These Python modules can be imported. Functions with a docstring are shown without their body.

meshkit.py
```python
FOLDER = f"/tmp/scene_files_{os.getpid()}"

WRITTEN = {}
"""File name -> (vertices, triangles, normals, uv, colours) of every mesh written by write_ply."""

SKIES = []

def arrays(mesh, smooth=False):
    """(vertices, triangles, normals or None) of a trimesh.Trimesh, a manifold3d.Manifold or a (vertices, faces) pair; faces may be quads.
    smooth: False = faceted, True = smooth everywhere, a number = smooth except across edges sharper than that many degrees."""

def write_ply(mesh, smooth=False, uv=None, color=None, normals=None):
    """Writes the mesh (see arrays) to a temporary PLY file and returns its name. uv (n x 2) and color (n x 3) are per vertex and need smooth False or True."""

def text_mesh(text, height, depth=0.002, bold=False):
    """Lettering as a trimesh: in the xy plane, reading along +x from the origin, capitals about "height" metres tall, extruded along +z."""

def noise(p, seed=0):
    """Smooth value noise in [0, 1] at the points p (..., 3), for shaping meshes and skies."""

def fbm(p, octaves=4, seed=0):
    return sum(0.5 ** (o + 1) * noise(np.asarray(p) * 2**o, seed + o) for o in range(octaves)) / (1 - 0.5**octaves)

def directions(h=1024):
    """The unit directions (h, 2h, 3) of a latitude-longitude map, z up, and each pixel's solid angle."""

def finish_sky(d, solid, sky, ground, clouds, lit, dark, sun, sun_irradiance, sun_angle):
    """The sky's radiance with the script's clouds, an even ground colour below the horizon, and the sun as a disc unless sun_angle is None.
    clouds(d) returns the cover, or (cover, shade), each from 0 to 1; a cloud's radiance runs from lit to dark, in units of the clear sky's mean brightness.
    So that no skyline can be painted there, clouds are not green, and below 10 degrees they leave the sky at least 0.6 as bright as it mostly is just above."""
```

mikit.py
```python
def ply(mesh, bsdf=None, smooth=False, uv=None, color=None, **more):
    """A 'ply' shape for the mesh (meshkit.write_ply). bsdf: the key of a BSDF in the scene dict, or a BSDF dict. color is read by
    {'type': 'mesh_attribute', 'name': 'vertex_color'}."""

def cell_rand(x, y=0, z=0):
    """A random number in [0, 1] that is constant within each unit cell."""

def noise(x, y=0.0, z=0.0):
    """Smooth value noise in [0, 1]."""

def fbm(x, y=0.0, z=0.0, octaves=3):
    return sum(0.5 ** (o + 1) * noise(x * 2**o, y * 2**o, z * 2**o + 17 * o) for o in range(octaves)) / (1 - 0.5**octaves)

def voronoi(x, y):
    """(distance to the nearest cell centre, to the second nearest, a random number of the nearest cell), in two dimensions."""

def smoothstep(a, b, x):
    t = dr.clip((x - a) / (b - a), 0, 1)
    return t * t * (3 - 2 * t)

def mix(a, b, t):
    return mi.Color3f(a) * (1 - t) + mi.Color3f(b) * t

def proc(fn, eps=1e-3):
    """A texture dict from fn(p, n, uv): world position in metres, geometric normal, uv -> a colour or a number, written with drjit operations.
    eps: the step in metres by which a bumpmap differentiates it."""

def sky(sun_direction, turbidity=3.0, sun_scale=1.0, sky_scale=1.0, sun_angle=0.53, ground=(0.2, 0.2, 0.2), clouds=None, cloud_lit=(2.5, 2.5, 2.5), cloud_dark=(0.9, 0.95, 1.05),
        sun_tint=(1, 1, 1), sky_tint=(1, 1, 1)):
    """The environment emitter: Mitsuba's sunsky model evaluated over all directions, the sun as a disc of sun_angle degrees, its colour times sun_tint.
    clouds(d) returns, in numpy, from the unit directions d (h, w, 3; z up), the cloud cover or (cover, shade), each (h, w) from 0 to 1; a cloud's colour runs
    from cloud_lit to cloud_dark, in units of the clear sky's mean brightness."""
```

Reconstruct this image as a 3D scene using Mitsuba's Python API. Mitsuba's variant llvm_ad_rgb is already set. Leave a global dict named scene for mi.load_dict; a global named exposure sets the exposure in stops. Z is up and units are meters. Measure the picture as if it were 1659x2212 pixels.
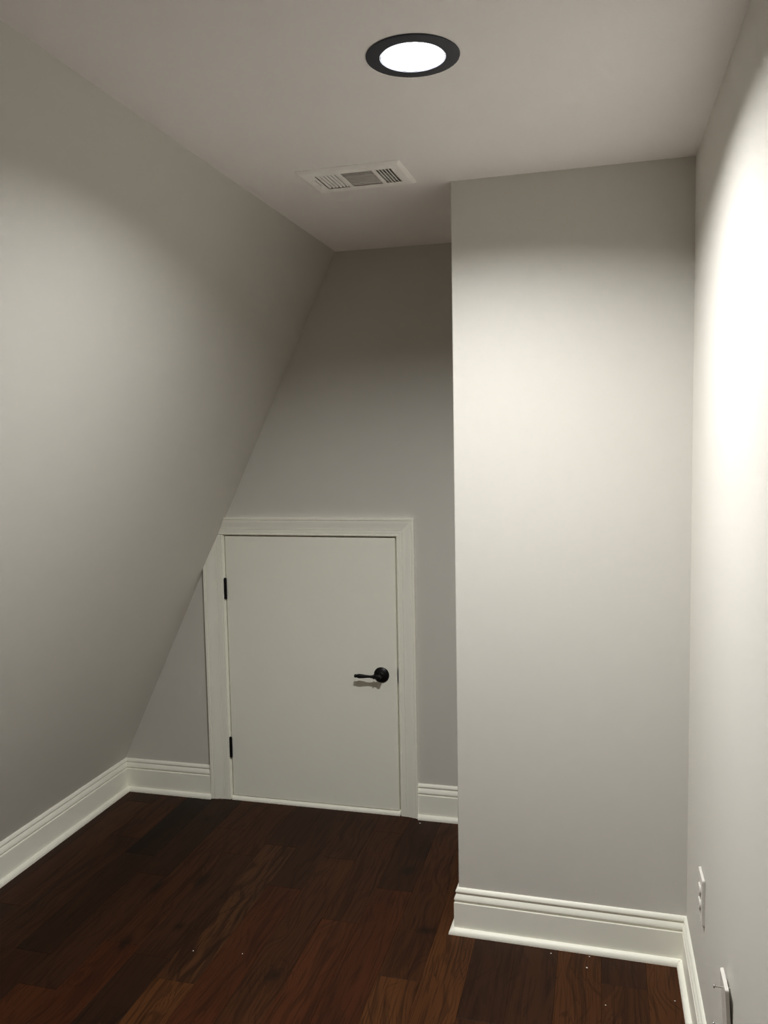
import math, random
import numpy as np, trimesh, mitsuba as mi, drjit as dr, mikit
from shapely.geometry import Polygon, Point, box as sbox
from shapely import affinity
T = mi.ScalarTransform4f
rng = random.Random(7)
scene, labels = {'type': 'scene'}, {}

# ------------------------------------------------------------------ camera, light level
W_, H_ = 1659, 2212
YAW, PITCH, ROLL, FPX, ZC = -.2711, -.0847, -.0187, 1808.77, 1.6407
f0 = np.array([math.sin(YAW), math.cos(YAW), 0.]); r0 = np.array([math.cos(YAW), -math.sin(YAW), 0.]); u0 = np.array([0, 0, 1.])
fw = f0 * math.cos(PITCH) + u0 * math.sin(PITCH); up = u0 * math.cos(PITCH) - f0 * math.sin(PITCH)
up = up * math.cos(ROLL) - r0 * math.sin(ROLL)
eye = np.array([0, 0, ZC])
scene['camera'] = {'type': 'perspective', 'fov_axis': 'x', 'fov': 2 * math.degrees(math.atan(W_ / 2 / FPX)), 'near_clip': .02, 'far_clip': 50.,
                   'to_world': T().look_at(origin=eye.tolist(), target=(eye + fw).tolist(), up=up.tolist())}
exposure = 0.0
LAMP = (1090., 1083., 1052.)            # radiance of the lens of the one ceiling lamp, the only light

# ------------------------------------------------------------------ room measures (metres)
CEIL = 2.44
A, B, R, K, C, D, HB = -1.1457, -2.2554, .2174, -.5001, 2.6403, 3.4337, .1538
KC, KB, KL, KR = -.0045, .0134, -.0148, -.0206
YR = -1.3                            # rear wall, behind the camera
DB = D + KB * (B - A)
RC = C + KC * (R - K)

class Frame:
    """A wall's own axes: s along it, n out into the room, z up."""
    def __init__(self, o, e, side):
        self.o = np.array(o, float); e = np.array(e, float); self.e = e / np.linalg.norm(e)
        self.n = np.array([-self.e[1], self.e[0]]) * side
    def w(self, P):
        P = np.asarray(P, float)
        xy = self.o + P[..., :1] * self.e + P[..., 1:2] * self.n
        return np.concatenate([xy, P[..., 2:3]], -1)
    def s_of_y(self, y): return (y - self.o[1]) / self.e[1]

BACK = Frame((A, D), (1, KB), -1)
LEFT = Frame((B, DB), (-KL, -1), 1)
FRONT = Frame((K, C), (1, KC), -1)             # front of the bump-out
RIGHT = Frame((R, RC), (-KR, -1), -1)
SIDE = Frame((K, C), (-KL, 1), 1)              # hidden side of the bump-out
REAR = Frame((B - KL * (DB - YR), YR), (1, 0), 1)
for F, want in ((BACK, (0, -1)), (LEFT, (1, 0)), (FRONT, (0, -1)), (RIGHT, (-1, 0)), (SIDE, (-1, 0)), (REAR, (0, 1))):
    if F.n @ np.array(want) < 0: F.n = -F.n

# ------------------------------------------------------------------ materials
def ref(k): return {'type': 'ref', 'id': k}
def principled(rgb, rough=.5, spec=.4, **k):
    c = rgb if isinstance(rgb, dict) else {'type': 'rgb', 'value': list(rgb)}
    return {'type': 'twosided', 'bsdf': {'type': 'principled', 'base_color': c, 'roughness': rough, 'specular': spec, **k}}
def paint(rgb, amp, rough, spec):
    a = np.array(rgb)
    def col(p, n, uv):
        t = mikit.fbm(p.x * 1.7 + 3, p.y * 1.7, p.z * 1.7, 2)
        return mikit.mix((a * .985).tolist(), (a * 1.015).tolist(), t)
    def bump(p, n, uv):
        return amp * mikit.noise(p.x * 130, p.y * 130, p.z * 130)
    nested = {'type': 'principled', 'base_color': mikit.proc(col), 'roughness': rough, 'specular': spec}
    if amp > 0: nested = {'type': 'bumpmap', 'nested_texture': mikit.proc(bump, 2e-3), 'scale': 1.0, 'nested_bsdf': nested}
    return {'type': 'twosided', 'bsdf': nested}
scene['m_wall'] = paint((.605, .588, .546), .00018, .6, .25)
scene['m_ceiling'] = paint((.89, .855, .835), 0, .8, .15)
scene['m_trim'] = paint((.882, .878, .788), 0, .42, .4)
scene['m_black'] = principled((.003, .003, .0035), .38, .25)
scene['m_bronze'] = principled((.028, .031, .042), .5, .4)
scene['m_white_metal'] = principled((.94, .91, .875), .9, .3)
scene['m_plastic'] = principled((.66, .64, .60), .35, .5)
scene['m_zinc'] = principled((.66, .68, .66), .6, .3)
scene['m_steel'] = principled((.62, .60, .56), .3, .5, metallic=1.)
scene['m_baffle'] = principled((.20, .20, .195), .6, .3)
scene['m_dark'] = principled((.012, .012, .012), .8, .2)
scene['m_attic'] = principled((.05, .042, .032), .9, .1)
scene['m_subfloor'] = principled((.02, .012, .008), .9, .1)
scene['m_chip'] = principled((.8, .8, .78), .7, .3)
scene['m_mat_white'] = principled((.82, .82, .80), .5, .3)

PW, PX0 = .1335, -.437               # plank width, one seam's x
SK = .017                            # planks lean by this much (dx per metre of y)
KNOTS = [(-.755, 2.987, .022, .035), (-1.496, 2.74, .02, .045), (-1.556, 2.317, .02, .05), (-1.429, 2.444, .016, .02), (-1.724, 3.219, .022, .03),
         (-1.639, 2.665, .012, .04), (-.45, 2.95, .014, .05), (-1.01, 2.28, .02, .03), (-.60, 2.62, .03, .02)]
def wood(seed, base, dark, light, streak, curl):
    base, dark, light = map(list, (base, dark, light))
    def fields(p):
        x = p.x + SK * (p.y - 2.5)
        lane = dr.floor((x - PX0) / PW)
        o = mikit.cell_rand(lane, seed, 3) * 41
        warp = mikit.fbm(x * 7 + o, p.y * 2.4 + o, seed, 3)
        fine = mikit.noise(x * 330 + warp * 14, p.y * 9 + o, seed + 1.)
        mid = mikit.noise(x * 95 + warp * 11, p.y * 3.6 + o, seed + 2.)
        big = mikit.fbm(x * 9 + o, p.y * 1.6, seed + 5., 2)
        r = x * 30 + 9.5 * mikit.fbm(x * 5 + o, p.y * 1.9 + o, seed + 9., 3)
        q = r * 2.6 + .35 * fine; q = q - dr.floor(q)
        ring = mikit.smoothstep(.0, .06, q) * (1 - mikit.smoothstep(.10, .30, q))
        return x, fine, mid, big, ring
    def col(p, n, uv):
        x, fine, mid, big, ring = fields(p)
        c = mikit.mix(base, light, mikit.smoothstep(.35, .8, big))
        c = mikit.mix(c, dark, mikit.smoothstep(.55, .85, mid) * streak * .8)
        c = mikit.mix(c, dark, ring * curl * mikit.smoothstep(.42, .85, mikit.noise(x * 24, p.y * 7, seed + 6.) * 1.2))
        fleck = mikit.noise(x * 130 + 9 * mikit.noise(x * 16, p.y * 8 + 3, seed), p.y * 9, seed + 4.)
        c = mikit.mix(c, dark, mikit.smoothstep(.62, .80, fleck) * .6 * streak)
        c = mikit.mix(c, light, mikit.smoothstep(.6, .95, fine) * .28)
        c = mikit.mix(c, dark, mikit.smoothstep(.58, .92, 1 - fine) * .5)
        k = mi.Float(0)
        for kx, ky, rx, ry in KNOTS:
            w = .5 * mikit.noise(p.x * 60, p.y * 40, 3.)
            k = dr.maximum(k, dr.exp(-dr.square((p.x - kx) / rx + w) - dr.square((p.y - ky) / ry + w)))
        return mikit.mix(c, (.006, .0032, .0018), k * .8)
    def bump(p, n, uv):
        x = p.x + SK * (p.y - 2.5)
        return .0003 * mikit.noise(x * 110, p.y * 4.2, seed + 2.) + .0012 * mikit.noise(x * 14, p.y * 3.1, 8.)
    return {'type': 'twosided', 'bsdf': {'type': 'bumpmap', 'nested_texture': mikit.proc(bump, 1e-3), 'scale': 1.0,
            'nested_bsdf': {'type': 'principled', 'base_color': mikit.proc(col), 'roughness': .5, 'specular': .11}}}
TONES = dict(  # base, dark, light, streak, curl
    walnut=((0.0363, 0.0114, 0.0036), (0.0124, 0.0040, 0.0015), (0.0479, 0.0158, 0.0049), .6, .5),
    dusk=((0.0256, 0.0089, 0.0034), (0.0102, 0.0039, 0.0017), (0.0335, 0.0116, 0.0043), .5, .2),
    night=((0.0091, 0.0036, 0.0016), (0.0051, 0.0022, 0.0011), (0.0130, 0.0050, 0.0020), .4, .15),
    shade=((.0185, .0070, .0026), (.0085, .0034, .0016), (.0240, .0088, .0034), .45, .15),
    amber=((0.0523, 0.0167, 0.0043), (0.0174, 0.0058, 0.0018), (0.0682, 0.0234, 0.0063), .75, .6),
    russet=((0.0420, 0.0108, 0.0032), (0.0145, 0.0041, 0.0015), (0.0551, 0.0152, 0.0043), .5, .35),
    streaky=((0.0435, 0.0152, 0.0051), (0.0130, 0.0044, 0.0017), (0.0560, 0.0215, 0.0075), .95, .3))
for i, (k, v) in enumerate(TONES.items()): scene['m_wood_' + k] = wood(i * 13 + 2, *v)

# ------------------------------------------------------------------ helpers
def numbered(key):
    if key not in scene and key not in labels: return key
    i = 1
    while f'{key}_{i:03d}' in scene or f'{key}_{i:03d}' in labels: i += 1
    return f'{key}_{i:03d}'
def obj(name, mesh, m, parent=None, smooth=False, label=None, **more):
    key = numbered(parent + '__' + name if parent else name)
    scene[key] = mesh if isinstance(mesh, dict) else mikit.ply(mesh, m, smooth, **more)
    if label: labels[key] = {'label': label}
    return key
def struct(key, label, cat): labels[key] = {'label': label, 'category': cat, 'kind': 'structure'}
def thing(key, label, cat, group=None):
    key = numbered(key); labels[key] = {'label': label, 'category': cat}
    if group: labels[key]['group'] = group
    return key
def fix(m):
    m = trimesh.Trimesh(m.vertices, m.faces, process=True); trimesh.repair.fix_normals(m); return m
def prism(F, poly, s0, s1, m0=0., m1=0.):
    """(n, z) outline run along a wall from s0 to s1; m0, m1: mitre, metres of s per metre of n."""
    tri_v, tri_f = trimesh.creation.triangulate_polygon(Polygon(poly), engine='earcut')
    P = np.array(poly, float); k = len(P)
    v = np.vstack([np.c_[s0 + m0 * P[:, 0], P[:, 0], P[:, 1]], np.c_[s1 + m1 * P[:, 0], P[:, 0], P[:, 1]]])
    idx = [int(np.argmin(np.hypot(*(P - t[:2]).T))) for t in tri_v]
    f = [[a, (a + 1) % k, k + (a + 1) % k] for a in range(k)] + [[a, k + (a + 1) % k, k + a] for a in range(k)]
    for t in tri_f:
        a, b, c = (idx[i] for i in t); f += [[a, c, b], [k + a, k + b, k + c]]
    return fix(trimesh.Trimesh(F.w(v), f, process=False))
def fbox(F, s0, s1, n0, n1, z0, z1, bev=0.):
    """a box in wall axes with chamfered edges"""
    if bev <= 0:
        m = trimesh.creation.box(bounds=[[s0, n0, z0], [s1, n1, z1]])
    else:
        lo, hi = np.array([s0, n0, z0]), np.array([s1, n1, z1]); pts = []
        for ax in range(3):
            l, h = lo + bev, hi - bev; l[ax], h[ax] = lo[ax], hi[ax]
            pts += [[(l, h)[i][0], (l, h)[j][1], (l, h)[k][2]] for i in (0, 1) for j in (0, 1) for k in (0, 1)]
        m = trimesh.convex.convex_hull(np.array(pts))
    return fix(trimesh.Trimesh(F.w(m.vertices), m.faces))
def lathe(prof, n=48):
    """(radius, height) profile around z"""
    P = np.array(prof, float); a = np.linspace(0, 2 * np.pi, n, endpoint=False); k = len(P)
    v = np.stack([np.outer(np.cos(a), P[:, 0]), np.outer(np.sin(a), P[:, 0]), np.tile(P[:, 1], (n, 1))], -1).reshape(-1, 3)
    f = []
    for i in range(n):
        j = (i + 1) % n
        for q in range(k - 1): f += [[i * k + q, j * k + q, j * k + q + 1], [i * k + q, j * k + q + 1, i * k + q + 1]]
    m = trimesh.Trimesh(v, f, process=False); m.merge_vertices(); m.update_faces(m.nondegenerate_faces()); trimesh.repair.fix_normals(m); return m
def tube(pts, r, n=12):
    pts = np.array(pts, float); out = []
    for a, b in zip(pts[:-1], pts[1:]): out.append(trimesh.creation.cylinder(r, segment=[a, b], sections=n))
    out += [trimesh.creation.icosphere(1, r).apply_translation(p) for p in pts[1:-1]]
    return trimesh.util.concatenate(out)
def place(F, m):
    """a mesh given in (s, n, z)"""
    return fix(trimesh.Trimesh(F.w(m.vertices), m.faces))

# ------------------------------------------------------------------ the shell
TH = .11
xl = lambda x, y: x + KL * (y - D)
LEN_L = LEFT.s_of_y(YR)
nA = A - B
obj('wall_left', prism(LEFT, [(0, -.05), (0, HB), (nA, CEIL), (nA + .02, CEIL + .12), (nA - .16, CEIL + .12), (-TH, HB + .06), (-TH, -.05)], -.12, LEN_L + .12), 'm_wall')
struct('wall_left', 'greige wall on the left that leans inward up to the ceiling', 'wall')
LEN_R = RIGHT.s_of_y(YR)
obj('wall_right', fbox(RIGHT, -.9, LEN_R + .12, -TH, 0, -.05, CEIL + .12), 'm_wall')
struct('wall_right', 'greige upright wall on the right, brightly lit, with the two cover plates', 'wall')

DS0, DS1, DZ0, DZ1 = -.5555, .2352, .020, 1.2262     # door leaf on the back wall (s, z)
GAP, JT = .0045, .018
OS0, OS1, OZ1 = DS0 - GAP - JT, DS1 + GAP + .0015 + JT, DZ1 + GAP + JT
wallpoly = Polygon([(-1.35, -.05), (OS0, -.05), (OS0, OZ1), (OS1, OZ1), (OS1, -.05), (1.6, -.05), (1.6, CEIL + .12), (-1.35, CEIL + .12)])
m = trimesh.creation.extrude_polygon(wallpoly, TH); v = m.vertices.copy()
obj('wall_back', fix(trimesh.Trimesh(BACK.w(np.c_[v[:, 0], -v[:, 2], v[:, 1]]), m.faces)), 'm_wall')
struct('wall_back', 'greige end wall around the low white door', 'wall')
r = .004
c0 = SIDE.w(np.array([1.0, 0, 0]))[:2]; c1 = FRONT.w(np.array([.80, 0, 0]))[:2]
cp = Polygon([(K, C), tuple(c1), (c1[0], c0[1]), tuple(c0)]).buffer(-r).buffer(r, quad_segs=4)
m = trimesh.creation.extrude_polygon(cp, CEIL + .15); m.apply_translation([0, 0, -.05])
obj('wall_corner', fix(m), 'm_wall', smooth=40)
struct('wall_corner', 'greige full-height bump-out between the end wall and the right wall', 'wall')
obj('wall_rear', fbox(REAR, -.2, 3.2, -TH, 0, -.05, CEIL + .12), 'm_wall')
struct('wall_rear', 'greige wall that closes the room opposite the low door', 'wall')
LX, LY, LR = -.413, 1.776, .0985
VX, VY, VW, VD = -.760, 2.502, .318, .214
ceil = Polygon([(-2.4, YR - .1), (.7, YR - .1), (.7, 3.6), (-2.4, 3.6)]).difference(Point(LX, LY).buffer(.082, quad_segs=16)).difference(sbox(VX - .135, VY - .082, VX + .135, VY + .082))
m = trimesh.creation.extrude_polygon(ceil, .10); m.apply_translation([0, 0, CEIL])
obj('ceiling', fix(m), 'm_ceiling')
struct('ceiling', 'flat pale ceiling that holds the round downlight and the air vent', 'ceiling')

# ------------------------------------------------------------------ floor: slab and planks
fx = [tuple(LEFT.w(np.array([s, 0, 0]))[:2]) for s in (LEN_L, 0)]
fr = [tuple(BACK.w(np.array([s, 0, 0]))[:2]) for s in (.6456 + .01, )]
fc = [(K, C), tuple(FRONT.w(np.array([R - K, 0, 0]))[:2]), tuple(RIGHT.w(np.array([LEN_R, 0, 0]))[:2])]
room = Polygon(fx + fr + fc)
doorway = Polygon([tuple(BACK.w(np.array(p))[:2]) for p in ((OS0 + JT, .0, 0), (OS1 - JT, .0, 0), (OS1 - JT, -TH, 0), (OS0 + JT, -TH, 0))])
PT = .012
slab = room.buffer(.2, join_style=2)
m = trimesh.creation.extrude_polygon(slab, .04); m.apply_translation([0, 0, -PT - .04])
obj('floor', fix(m), 'm_subfloor')
struct('floor', 'dark brown wood floor of wide hand-scraped planks', 'floor')
lay = room.buffer(-.003, join_style=2)
def plank(poly):
    poly = poly.simplify(1e-5)
    if poly.exterior.is_ccw is False: poly = Polygon(list(poly.exterior.coords)[::-1])
    P = np.array(poly.exterior.coords)[:-1]; k = len(P)
    inner = poly.buffer(-.0013, join_style=2)
    Q = np.array(inner.exterior.coords)[:-1] if inner.geom_type == 'Polygon' else P
    Qm = np.array([Q[np.argmin(np.hypot(*(Q - p).T))] for p in P])
    v = np.vstack([np.c_[P, np.full(k, -PT)], np.c_[P, np.full(k, -.0006)], np.c_[Qm, np.zeros(k)]])
    tv, tf = trimesh.creation.triangulate_polygon(Polygon(P), engine='earcut')
    idx = [int(np.argmin(np.hypot(*(P - t[:2]).T))) for t in tv]; f = []
    for L in (0, 1):
        for a in range(k): b = (a + 1) % k; f += [[L * k + a, L * k + b, L * k + k + b], [L * k + a, L * k + k + b, L * k + k + a]]
    for t in tf:
        a, b, c = (idx[i] for i in t); f += [[2 * k + a, 2 * k + b, 2 * k + c], [a, c, b]]
    return fix(trimesh.Trimesh(v, f, process=False))
# seam positions seen in the photograph, lane by lane (lane k lies left of the seam by k widths), tones from near to far
LANES = {13: ([2.75], 'dusk dusk'), 12: ([1.75, 2.42, 3.30], 'dusk dusk walnut dusk'), 11: ([1.9, 2.98], 'dusk dusk walnut'), 10: ([1.55, 2.20, 2.86], 'russet dusk shade night'), 9: ([2.05, 2.73], 'russet dusk shade'),
         8: ([1.6, 2.31, 3.147], 'russet russet walnut walnut'), 7: ([1.5, 2.27, 2.95], 'walnut shade dusk walnut'), 6: ([2.175, 3.055], 'amber streaky dusk'),
         5: ([1.85, 2.76], 'walnut russet dusk'), 4: ([2.02, 3.01], 'amber walnut dusk'), 3: ([1.7, 2.60, 3.27], 'amber russet walnut walnut'),
         2: ([2.10, 2.837], 'russet russet dusk'), 1: ([1.8, 2.35], 'walnut amber walnut'), 0: ([1.95, 2.98], 'walnut amber walnut'), -1: ([2.22], 'walnut dusk'),
         -2: ([2.05], 'walnut dusk'), -3: ([1.3, 2.02], 'russet amber amber'), -4: ([1.9, 2.475], 'russet walnut dusk'), -5: ([2.1], 'walnut amber')}
for k in range(-7, 15):
    cuts, tones = LANES.get(k, ([2.0], 'walnut dusk')); tones = tones.split()
    near = cuts[0]; more = []
    while near > YR: near -= rng.uniform(.5, 1.1); more.append(near)
    ys = more[::-1] + cuts + [3.6]
    ts = [rng.choice(['walnut', 'russet', 'dusk', 'amber']) for _ in range(len(ys) - 1 - len(tones))] + tones
    xa, xb = PX0 - (k + 1) * PW + .0002, PX0 - k * PW - .0002
    for ya, yb, tone in zip(ys[:-1], ys[1:], ts):
        sk = lambda x, y: (x - SK * (y - 2.5), y)
        pg = Polygon([sk(xa, ya + .0003), sk(xb, ya + .0003), sk(xb, yb - .0003), sk(xa, yb - .0003)]).intersection(lay)
        if pg.is_empty or pg.area < 2e-4 or pg.geom_type != 'Polygon': continue
        obj('plank', plank(pg), 'm_wood_' + tone, 'floor')

# ------------------------------------------------------------------ baseboards
arc = lambda c, r, a0, a1, n: [(c[0] + r * math.cos(math.radians(a)), c[1] + r * math.sin(math.radians(a))) for a in np.linspace(a0, a1, n)]
P_BOARD = [(0, 0), (.0138, 0), (.0138, .1035), (.0128, .1052), (.0085, .1062), (.0085, .1085), (0, .1085)]
P_CAP = [(0, .1085), (.0085, .1085), (.0112, .1108), (.0132, .1145), (.0132, .1185), (.0112, .124), (.0082, .1292), (.0062, .1318), (.0048, .1332), (.0048, .1356), (.0072, .1376), (.0090, .1402),
         (.0090, .1432), (.0072, .1475), (.0045, .151), (.0018, .1532), (0, HB)]
P_SHOE = [(.0138, 0), (.0299, 0)] + [(.0138 + .0161 * math.cos(a), .0025 + .0170 * math.sin(a)) for a in np.linspace(0, math.pi / 2, 7)]
def baseboard(key, F, s0, s1, m0, m1, label, ends=(0, 0)):
    struct(key, label, 'baseboard')
    for nm, P in (('board', P_BOARD), ('cap_moulding', P_CAP), ('shoe_moulding', P_SHOE)):
        e = ends if nm == 'shoe_moulding' else (0, 0)
        obj(nm, prism(F, P, s0 + e[0], s1 - e[1], m0, m1), 'm_trim', key, smooth=25 if nm != 'board' else False)
CO0, CO1 = -.6580, .3235                              # outer edges of the door casing
baseboard('baseboard_left', LEFT, 0, LEN_L, 1, -1, 'white moulded baseboard at the foot of the leaning left wall')
baseboard('baseboard_back_left', BACK, B - A, CO0, 1, 0, 'short white baseboard on the end wall between the left corner and the door casing')
baseboard('baseboard_back_right', BACK, CO1, .6456, 0, -1, 'short white baseboard on the end wall between the door casing and the bump-out')
baseboard('baseboard_corner', FRONT, 0, R - K, -1, -1, 'white moulded baseboard across the front of the bump-out')
baseboard('baseboard_corner_side', SIDE, 0, SIDE.s_of_y(D + KB * (K - A)), -1, -1, 'white baseboard along the side of the bump-out facing the door')
baseboard('baseboard_right', RIGHT, 0, LEN_R, 1, -1, 'white moulded baseboard along the bright right wall')
baseboard('baseboard_rear', REAR, .0, (RIGHT.w(np.array([LEN_R, 0, 0]))[0] - REAR.o[0]), 1, -1, 'white moulded baseboard along the rear wall')

# ------------------------------------------------------------------ door casing, jamb and threshold
CI0, CI1, CIZ = DS0 - GAP - .0045, DS1 + GAP + .0055, DZ1 + GAP + .0035      # inner edges
CW = CO1 - CI1
P_CAS = [(0, 0), (0, .0085), (.0022, .0105), (.0052, .0105), (.0066, .0085), (.0076, .0078), (.0086, .0098), (.0235, .0108), (.0246, .0092), (.0256, .0112), (.034, .0118), (.044, .0138),
         (.054, .0168), (.062, .0182), (.0668, .0184), (.0678, .0166), (.0690, .0204), (.0785, .0212), (CW, .0195), (CW, 0)]   # (across, out)
def casing_run(pts, width_dir, along):
    """leg or head: profile across width_dir"""
def leg(s_in, sgn, z0, z1, mitre):
    P = np.array(P_CAS); k = len(P)
    sc = abs((CO0 - CI0) if sgn < 0 else CW) / CW
    a = P[:, 0] * sc
    v = np.vstack([np.c_[s_in + sgn * a, P[:, 1], np.full(k, z0)], np.c_[s_in + sgn * a, P[:, 1], z1 + mitre * P[:, 0]]])
    return v
def cap(v, F=BACK):
    k = len(v) // 2; P = np.array(P_CAS)
    tv, tf = trimesh.creation.triangulate_polygon(Polygon(P), engine='earcut')
    idx = [int(np.argmin(np.hypot(*(P - t[:2]).T))) for t in tv]
    f = [[a, (a + 1) % k, k + (a + 1) % k] for a in range(k)] + [[a, k + (a + 1) % k, k + a] for a in range(k)]
    for t in tf: a, b, c = (idx[i] for i in t); f += [[a, c, b], [k + a, k + b, k + c]]
    return fix(trimesh.Trimesh(F.w(v), f, process=False))
# the slope cuts the casing: plane through the leaning wall, moved 0.5 mm into the room
sA = LEFT.w(np.array([[0, 0, HB], [1, 0, HB], [0, nA, CEIL]]))
sn = np.cross(sA[1] - sA[0], sA[2] - sA[0]); sn /= np.linalg.norm(sn)
if sn[0] < 0: sn = -sn
def under_slope(m):
    c = trimesh.intersections.slice_mesh_plane(m, sn, sA[0] + sn * .0006, cap=True, engine='earcut'); return fix(c)
struct('trim_1', 'white moulded casing around the low door, cut off by the sloping wall', 'door casing')
P = np.array(P_CAS)
obj('side_casing', cap(leg(CI1, 1, .001, CIZ, 1.)), 'm_trim', 'trim_1', smooth=20)
obj('side_casing', under_slope(cap(leg(CI0, -1, .001, CIZ - .0008, 0.))), 'm_trim', 'trim_1', smooth=20)
k = len(P); z = CIZ + P[:, 0]
head = np.vstack([np.c_[np.full(k, CI0 - .2), P[:, 1], z], np.c_[CI1 + P[:, 0], P[:, 1], z]])
obj('head_casing', under_slope(cap(head)), 'm_trim', 'trim_1', smooth=20)
obj('jamb', fbox(BACK, OS0, OS0 + JT, -TH, .0, .0, OZ1, .001), 'm_trim', 'trim_1')
obj('jamb', fbox(BACK, OS1 - JT, OS1, -TH, .0, .0, OZ1, .001), 'm_trim', 'trim_1')
obj('head_jamb', fbox(BACK, OS0 + JT, OS1 - JT, -TH, .0, OZ1 - JT, OZ1, .001), 'm_trim', 'trim_1')
P_THR = [(-.06, 0), (.0095, 0)] + [(-.006 + .0155 * math.cos(a), .0025 + .0150 * math.sin(a)) for a in np.linspace(0, math.pi / 2, 7)] + [(-.06, .0175)]
obj('threshold', prism(BACK, P_THR, OS0 + JT + .0005, OS1 - JT - .0005), 'm_trim', 'trim_1', smooth=30)
st = fbox(BACK, DS1 + GAP + .0004, DS1 + GAP + .0019, -.031, .0012, .595, .655, .0004)
obj('strike_plate', st, 'm_black', 'trim_1', label='small black strike plate')
obj('backing_panel', fbox(BACK, -.75, .45, -.5, -.48, -.05, 1.5), 'm_attic', 'wall_back')

# ------------------------------------------------------------------ the door
struct('door_1', 'low flush white door with black lever handle and two black hinges', 'door')
obj('leaf', fbox(BACK, DS0, DS1, -.037, -.0015, DZ0, DZ1, .0012), 'm_trim', 'door_1')
for zc in (.9875, .2487):
    cs, cn = DS0 - .0018, .0048
    parts = [trimesh.creation.cylinder(.0064, segment=[[cs, cn, zc - .046 + i * .0184 + .0003], [cs, cn, zc - .046 + (i + 1) * .0184 - .0003]], sections=20) for i in range(5)]
    h = obj('hinge', place(BACK, trimesh.util.concatenate(parts)), 'm_black', 'door_1', smooth=40, label='black hinge with a round barrel')
    for sg in (-1, 1):
        obj('pin_tip', place(BACK, lathe([(0, -.0025), (.003, -.0022), (.0046, -.0008), (.0046, .001), (.0, .0012)][::1], 16).apply_transform(np.diag([1, 1, -sg, 1.])).apply_translation([cs, cn, zc + sg * .0468])), 'm_black', h, smooth=40)
    obj('leaf', fbox(BACK, cs - .0098, cs, .0003, .0030, zc - .046, zc + .046, .0004), 'm_black', h)
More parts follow.
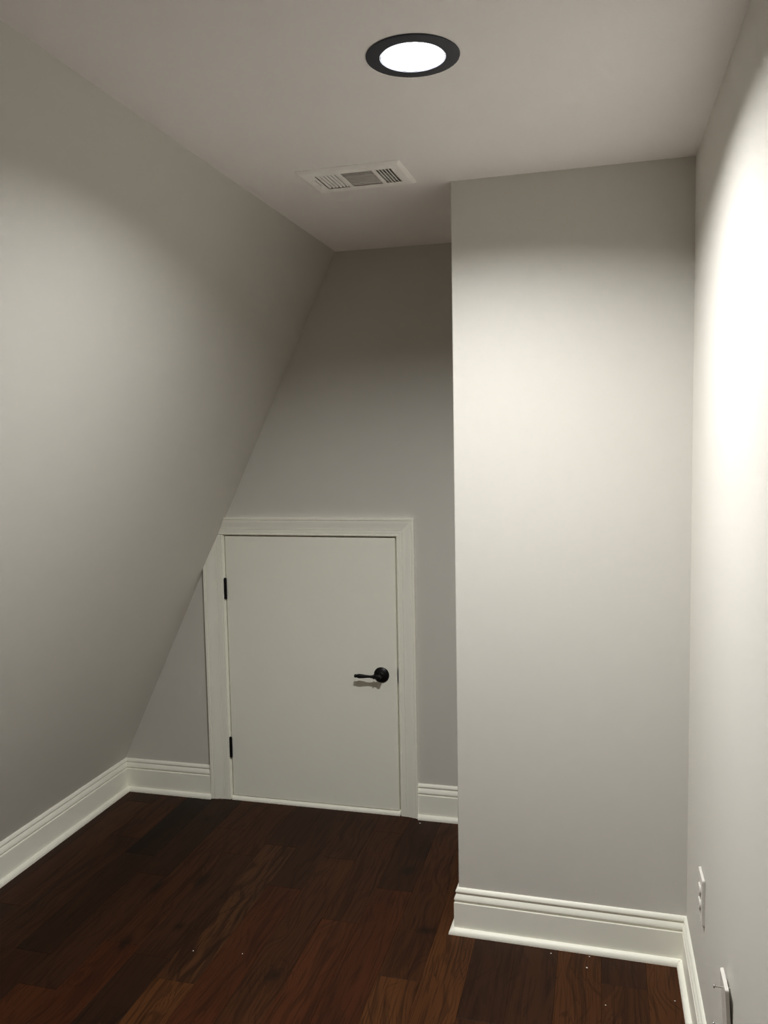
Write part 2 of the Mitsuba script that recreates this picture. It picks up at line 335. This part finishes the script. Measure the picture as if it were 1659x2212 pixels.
# handle
hs, hz = .1659, .6260
ROT = np.array([[1, 0, 0, 0], [0, 0, 1, 0], [0, -1, 0, 0], [0, 0, 0, 1.]])     # lathe axis z -> wall normal n
def on_door(m, s, n, z): return place(BACK, m.copy().apply_transform(ROT).apply_translation([s, n, z]))
hd = 'door_1__lever_handle'
ros = lathe([(0, 0), (.0332, 0), (.0342, .002), (.0335, .0045), (.0295, .0075), (.0235, .0105), (.0175, .0128), (.0125, .0142), (.0105, .0165), (.0098, .022), (.0098, .046), (.009, .050), (.005, .0525), (0, .053)], 56)
obj('lever_handle', on_door(ros, hs, -.0015, hz), 'm_black', 'door_1', smooth=35, label='black lever handle with a domed round rose')
LVR = [(0, -.004), (.0075, -.004), (.0085, 0), (.0085, .012), (.0072, .015), (.0066, .0165), (.0092, .0185), (.0104, .0215), (.0092, .0245), (.0062, .0265), (.0072, .0285), (.0072, .0305), (.0058, .0325), (.0052, .038), (.0056, .048), (.0068, .060),
       (.0082, .072), (.0092, .082), (.0094, .088), (.0084, .094), (.0066, .0985), (.0060, .100), (.0072, .102), (.0074, .106), (.0062, .1085), (.003, .1098), (0, .110)]
lv = lathe(LVR, 32).apply_transform(trimesh.transformations.rotation_matrix(-math.pi / 2, [0, 1, 0])).apply_translation([hs - .002, .0405, hz + .001])
obj('lever', place(BACK, lv), 'm_black', hd, smooth=35)

# ------------------------------------------------------------------ ceiling lamp
lamp = thing('downlight', 'round recessed ceiling downlight with a dark trim ring, glowing white', 'ceiling light')
ring = lathe([(LR - .02, .0015), (LR - .0025, 0.), (LR, -.0006), (LR - .0006, -.0024), (LR - .004, -.0036), (.0720, -.0040), (.0692, -.0037), (.0678, -.0022), (.0673, .002), (.0673, .012), (.0775, .012), (LR - .02, .0015)], 72)
obj('trim_ring', ring.apply_translation([LX, LY, CEIL]), 'm_bronze', lamp, smooth=35)
RECESS = .0285
bez = lathe([(.0655, -.0015), (.0672, -.0028), (.0672, RECESS + .006), (.0655, RECESS + .006), (.0655, -.0015)], 72)
obj('baffle', bez.apply_translation([LX, LY, CEIL]), 'm_baffle', lamp, smooth=35, label='short pale collar around the lens')
can = lathe([(.0690, .012), (.0785, .012), (.0785, .085), (0, .085), (0, .082), (.0755, .082), (.0755, .015), (.0690, .015), (.0690, .012)], 48)
obj('can', can.apply_translation([LX, LY, CEIL]), 'm_dark', lamp, smooth=35)
lens = lathe([(0, -.0030), (.02, -.0026), (.04, -.0016), (.056, -.0006), (.0653, .0008), (.0653, .0030), (0, .0030)], 64)
s = mikit.ply(lens.apply_translation([LX, LY, CEIL + RECESS]), 'm_mat_white', 30)
s['emitter'] = {'type': 'area', 'radiance': {'type': 'rgb', 'value': list(LAMP)}}
obj('lens', s, None, lamp, label='glowing round white lens')

# ------------------------------------------------------------------ ceiling air vent
CV = Frame((VX, VY), (1, -.012), 1)
vent = thing('air_vent', 'white rectangular three-section air register set in the ceiling', 'air vent')
hw, hd2 = VW / 2, VD / 2
GR = [(-.114, -.043), (-.032, .064), (.076, .126)]      # louver groups, along the long side
VN0, VN1 = -.066, .066
outer = sbox(-hw, -hd2, hw, hd2)
holes = [sbox(a, VN0, b, VN1) for a, b in GR]
face = outer.buffer(-.009, join_style=2)
pl = face
for h in holes: pl = pl.difference(h)
slot = sbox(-.1255, -.032, -.1225, .028); pl = pl.difference(slot)
m1 = trimesh.creation.extrude_polygon(pl, .0012); m1.apply_translation([0, 0, CEIL - .0085])
# sloping rim from the face out to the ceiling
o_ = np.array(outer.exterior.coords)[:-1]; i_ = np.array(face.exterior.coords)[:-1]
o_ = np.array([[sx * hw, sy * hd2] for sx, sy in ((-1, -1), (1, -1), (1, 1), (-1, 1))]); i_ = o_ - np.sign(o_) * .009
vv = np.vstack([np.c_[o_, np.full(4, CEIL - .0003)], np.c_[o_, np.full(4, CEIL - .0022)], np.c_[i_, np.full(4, CEIL - .0085)], np.c_[i_, np.full(4, CEIL - .0073)], np.c_[o_ - np.sign(o_) * .002, np.full(4, CEIL - .0003)]])
ff = []
for L in range(4):
    for a in range(4): b = (a + 1) % 4; ff += [[L * 4 + a, L * 4 + b, L * 4 + 4 + b], [L * 4 + a, L * 4 + 4 + b, L * 4 + 4 + a]]
for a in range(4): b = (a + 1) % 4; ff += [[16 + a, 16 + b, b], [16 + a, b, a]]
rim = fix(trimesh.Trimesh(vv, ff, process=False))
obj('frame', place(CV, trimesh.util.concatenate([m1, rim])), 'm_white_metal', vent)
def slat(a, b, ax, c, tilt, w, z):
    """a thin blade from a to b along axis ax (0: long side), at c across, tilted"""
    L = b - a; bl = trimesh.creation.box([L, w, .0011]) if ax == 0 else trimesh.creation.box([w, L, .0011])
    bl.apply_transform(trimesh.transformations.rotation_matrix(math.radians(tilt), [1, 0, 0] if ax == 0 else [0, 1, 0]))
    mid = (a + b) / 2; bl.apply_translation([mid, c, z] if ax == 0 else [c, mid, z]); return place(CV, bl)
for g, (a, b) in enumerate(GR):
    if g == 1:
        n = 11
        for i in range(n): obj('slat', slat(a, b, 0, VN0 + (i + .5) * (VN1 - VN0) / n, 26, .0100, CEIL - .0050), 'm_white_metal', vent)
    else:
        n = 6 if g == 0 else 5
        for i in range(n): obj('slat', slat(VN0, VN1, 1, a + (i + (.5 if g == 0 else .5)) * (b - a) / n, -30 if g == 0 else 38, .0069 if g == 0 else .0115, CEIL - .0046), 'm_white_metal', vent)
for i in range(4):
    obj('damper_blade', slat(-.118, .128, 0, -.054 + i * .036, 20, .034, CEIL + .019), 'm_zinc', vent)
bx = trimesh.creation.box([.264, .158, .090]); ib = bx.copy(); bx.apply_translation([0, 0, CEIL + .047])
fcs = bx.faces[bx.face_normals[:, 2] > -.5]
obj('duct_boot', place(CV, trimesh.Trimesh(bx.vertices, fcs)), 'm_zinc', vent)
for sx in (-.1395, .1420):
    obj('screw', place(CV, lathe([(0, -.0016), (.0026, -.0012), (.0034, 0), (0, 0.0004)], 16).apply_translation([sx, .01, CEIL - .0085])), 'm_white_metal', vent, smooth=40)
obj('damper_lever', place(CV, tube([[-.124, .026, CEIL + .010], [-.124, .028, CEIL - .012], [-.1225, .030, CEIL - .0245]], .0014, 8)), 'm_white_metal', vent, smooth=40, label='thin white lever hanging from its slot')

# ------------------------------------------------------------------ cover plates on the right wall
def tilted(m, cs, cz, out, tilt, twist=0.):
    """mesh in plate axes (s, n, z about its centre) -> right wall"""
    m = m.copy().apply_transform(trimesh.transformations.rotation_matrix(math.radians(tilt), [1, 0, 0]))
    m.apply_transform(trimesh.transformations.rotation_matrix(math.radians(twist), [0, 0, 1]))
    return place(RIGHT, m.apply_translation([cs, out, cz]))
def plate_mesh(w, h, t, holes):
    o = sbox(-w / 2, -h / 2, w / 2, h / 2).buffer(-.004).buffer(.004, quad_segs=3)
    i = o.buffer(-.0035, quad_segs=3); body = o
    for q in holes: body = body.difference(q); i = i.difference(q)
    a = trimesh.creation.extrude_polygon(body, t * .45); b = []
    steps = [(.0, .45), (.0006, .68), (.0016, .86), (.0032, 1.)]
    for (d0, t0), (d1, t1) in zip(steps[:-1], steps[1:]):
        q = o.buffer(-d0 - .0002, quad_segs=3)
        for hh in holes: q = q.difference(hh)
        e = trimesh.creation.extrude_polygon(q, t * (t1 - t0)); e.apply_translation([0, 0, t * t0]); b.append(e)
    m = trimesh.util.concatenate([a] + b); v = m.vertices
    return trimesh.Trimesh(np.c_[v[:, 0], v[:, 2], v[:, 1]], m.faces[:, ::-1], process=False)
oc, oz = .392, .4345
out_k = thing('wall_outlet', 'white duplex outlet with its cover plate on the right wall near the bump-out', 'outlet')
rec = [affinity.translate(Point(0, 0).buffer(.0172, quad_segs=10).intersection(sbox(-.02, -.0142, .02, .0142)), 0, s_ * .0195) for s_ in (-1, 1)]
obj('cover_plate', tilted(plate_mesh(.080, .125, .0068, [q.buffer(.0006) for q in rec]), oc, oz, .0006, -.6, -.5), 'm_plastic', out_k)
for q, s_ in zip(rec, (-1, 1)):
    cz = s_ * .0195
    slots = [sbox(-.0075, cz - .001, -.0055, cz + .007), sbox(.0055, cz - .001, .0075, cz + .006), Point(0, cz - .007).buffer(.0024)]
    d = q
    for t_ in slots: d = d.difference(t_)
    m = trimesh.creation.extrude_polygon(d, .0085); v = m.vertices
    a_ = trimesh.Trimesh(np.c_[v[:, 0], v[:, 2] + .001, v[:, 1]], m.faces[:, ::-1], process=False)
    q2 = d.intersection(q.buffer(-.0012)); m = trimesh.creation.extrude_polygon(q2, .0012); v = m.vertices
    b_ = trimesh.Trimesh(np.c_[v[:, 0], v[:, 2] + .0095, v[:, 1]], m.faces[:, ::-1], process=False)
    obj('socket', tilted(trimesh.util.concatenate([a_, b_]), oc, oz, .0006, -.6, -.5), 'm_plastic', out_k)
cs_ = lathe([(0, 0), (.0032, 0), (.0028, .001), (0, .0015)], 14).apply_transform(ROT)
obj('screw', tilted(cs_.apply_translation([0, .0068, 0]), oc, oz, .0006, -.6, -.5), 'm_plastic', out_k, smooth=40)

pc, pz, po, pt = .851, .446, .0046, -3.5
wp = thing('cover_plate', 'white blank cover plate hanging loose on two long screws, low on the right wall', 'cover plate')
hole = [Point(0, s_ * .0417).buffer(.0023, quad_segs=6) for s_ in (-1, 1)]
obj('plate', tilted(plate_mesh(.080, .125, .0072, hole), pc, pz, po, pt), 'm_plastic', wp)
for s_ in (-1, 1):
    shank = trimesh.creation.cylinder(.0019, segment=[[0, -.020, s_ * .0417], [0, .025, s_ * .0417]], sections=12)
    hd_ = lathe([(0, .0), (.0018, 0), (.0042, .0026), (.0040, .0034), (0, .0040)], 16).apply_transform(ROT).apply_translation([0, .0245, s_ * .0417])
    obj('screw', place(RIGHT, trimesh.util.concatenate([shank, hd_]).apply_translation([pc, po, pz])), 'm_steel', wp, smooth=40, label='long bare screw sticking out of the plate')

# ------------------------------------------------------------------ crumbs of white paint on the floor
CR = [(-.193, 2.586, .0022, 'white paint crumb on the floor under the bump-out baseboard, the leftmost there'), (-.074, 2.598, .0022, 'white paint crumb touching the bump-out baseboard, right of the first'),
      (-.080, 2.538, .0030, 'largest white paint crumb on the floor, in front of the bump-out'), (-.805, 3.379, .0032, 'white paint crumb on the floor at the foot of the door casing'),
      (-.022, 2.375, .0020, 'white paint crumb on the floor nearest the camera, in front of the bump-out'), (.172, 2.442, .0020, 'white paint crumb beside the right baseboard'),
      (-1.317, 2.324, .0022, 'tiny white paint crumb in the open floor left of the middle'), (-1.154, 2.348, .0020, 'tiny white paint crumb in the middle of the open floor')]
for i, (x, y, r_, lab) in enumerate(CR):
    t = thing('paint_crumb', lab, 'crumb')
    g = trimesh.creation.icosphere(1, 1.)
    rr = np.random.RandomState(i); g.vertices *= (1 + .5 * (rr.rand(len(g.vertices), 1) - .5)); g.vertices *= [r_, r_ * .8, r_ * .55]
    g.apply_translation([x, y, -g.vertices[:, 2].min()])
    scene[t] = mikit.ply(g, 'm_chip')
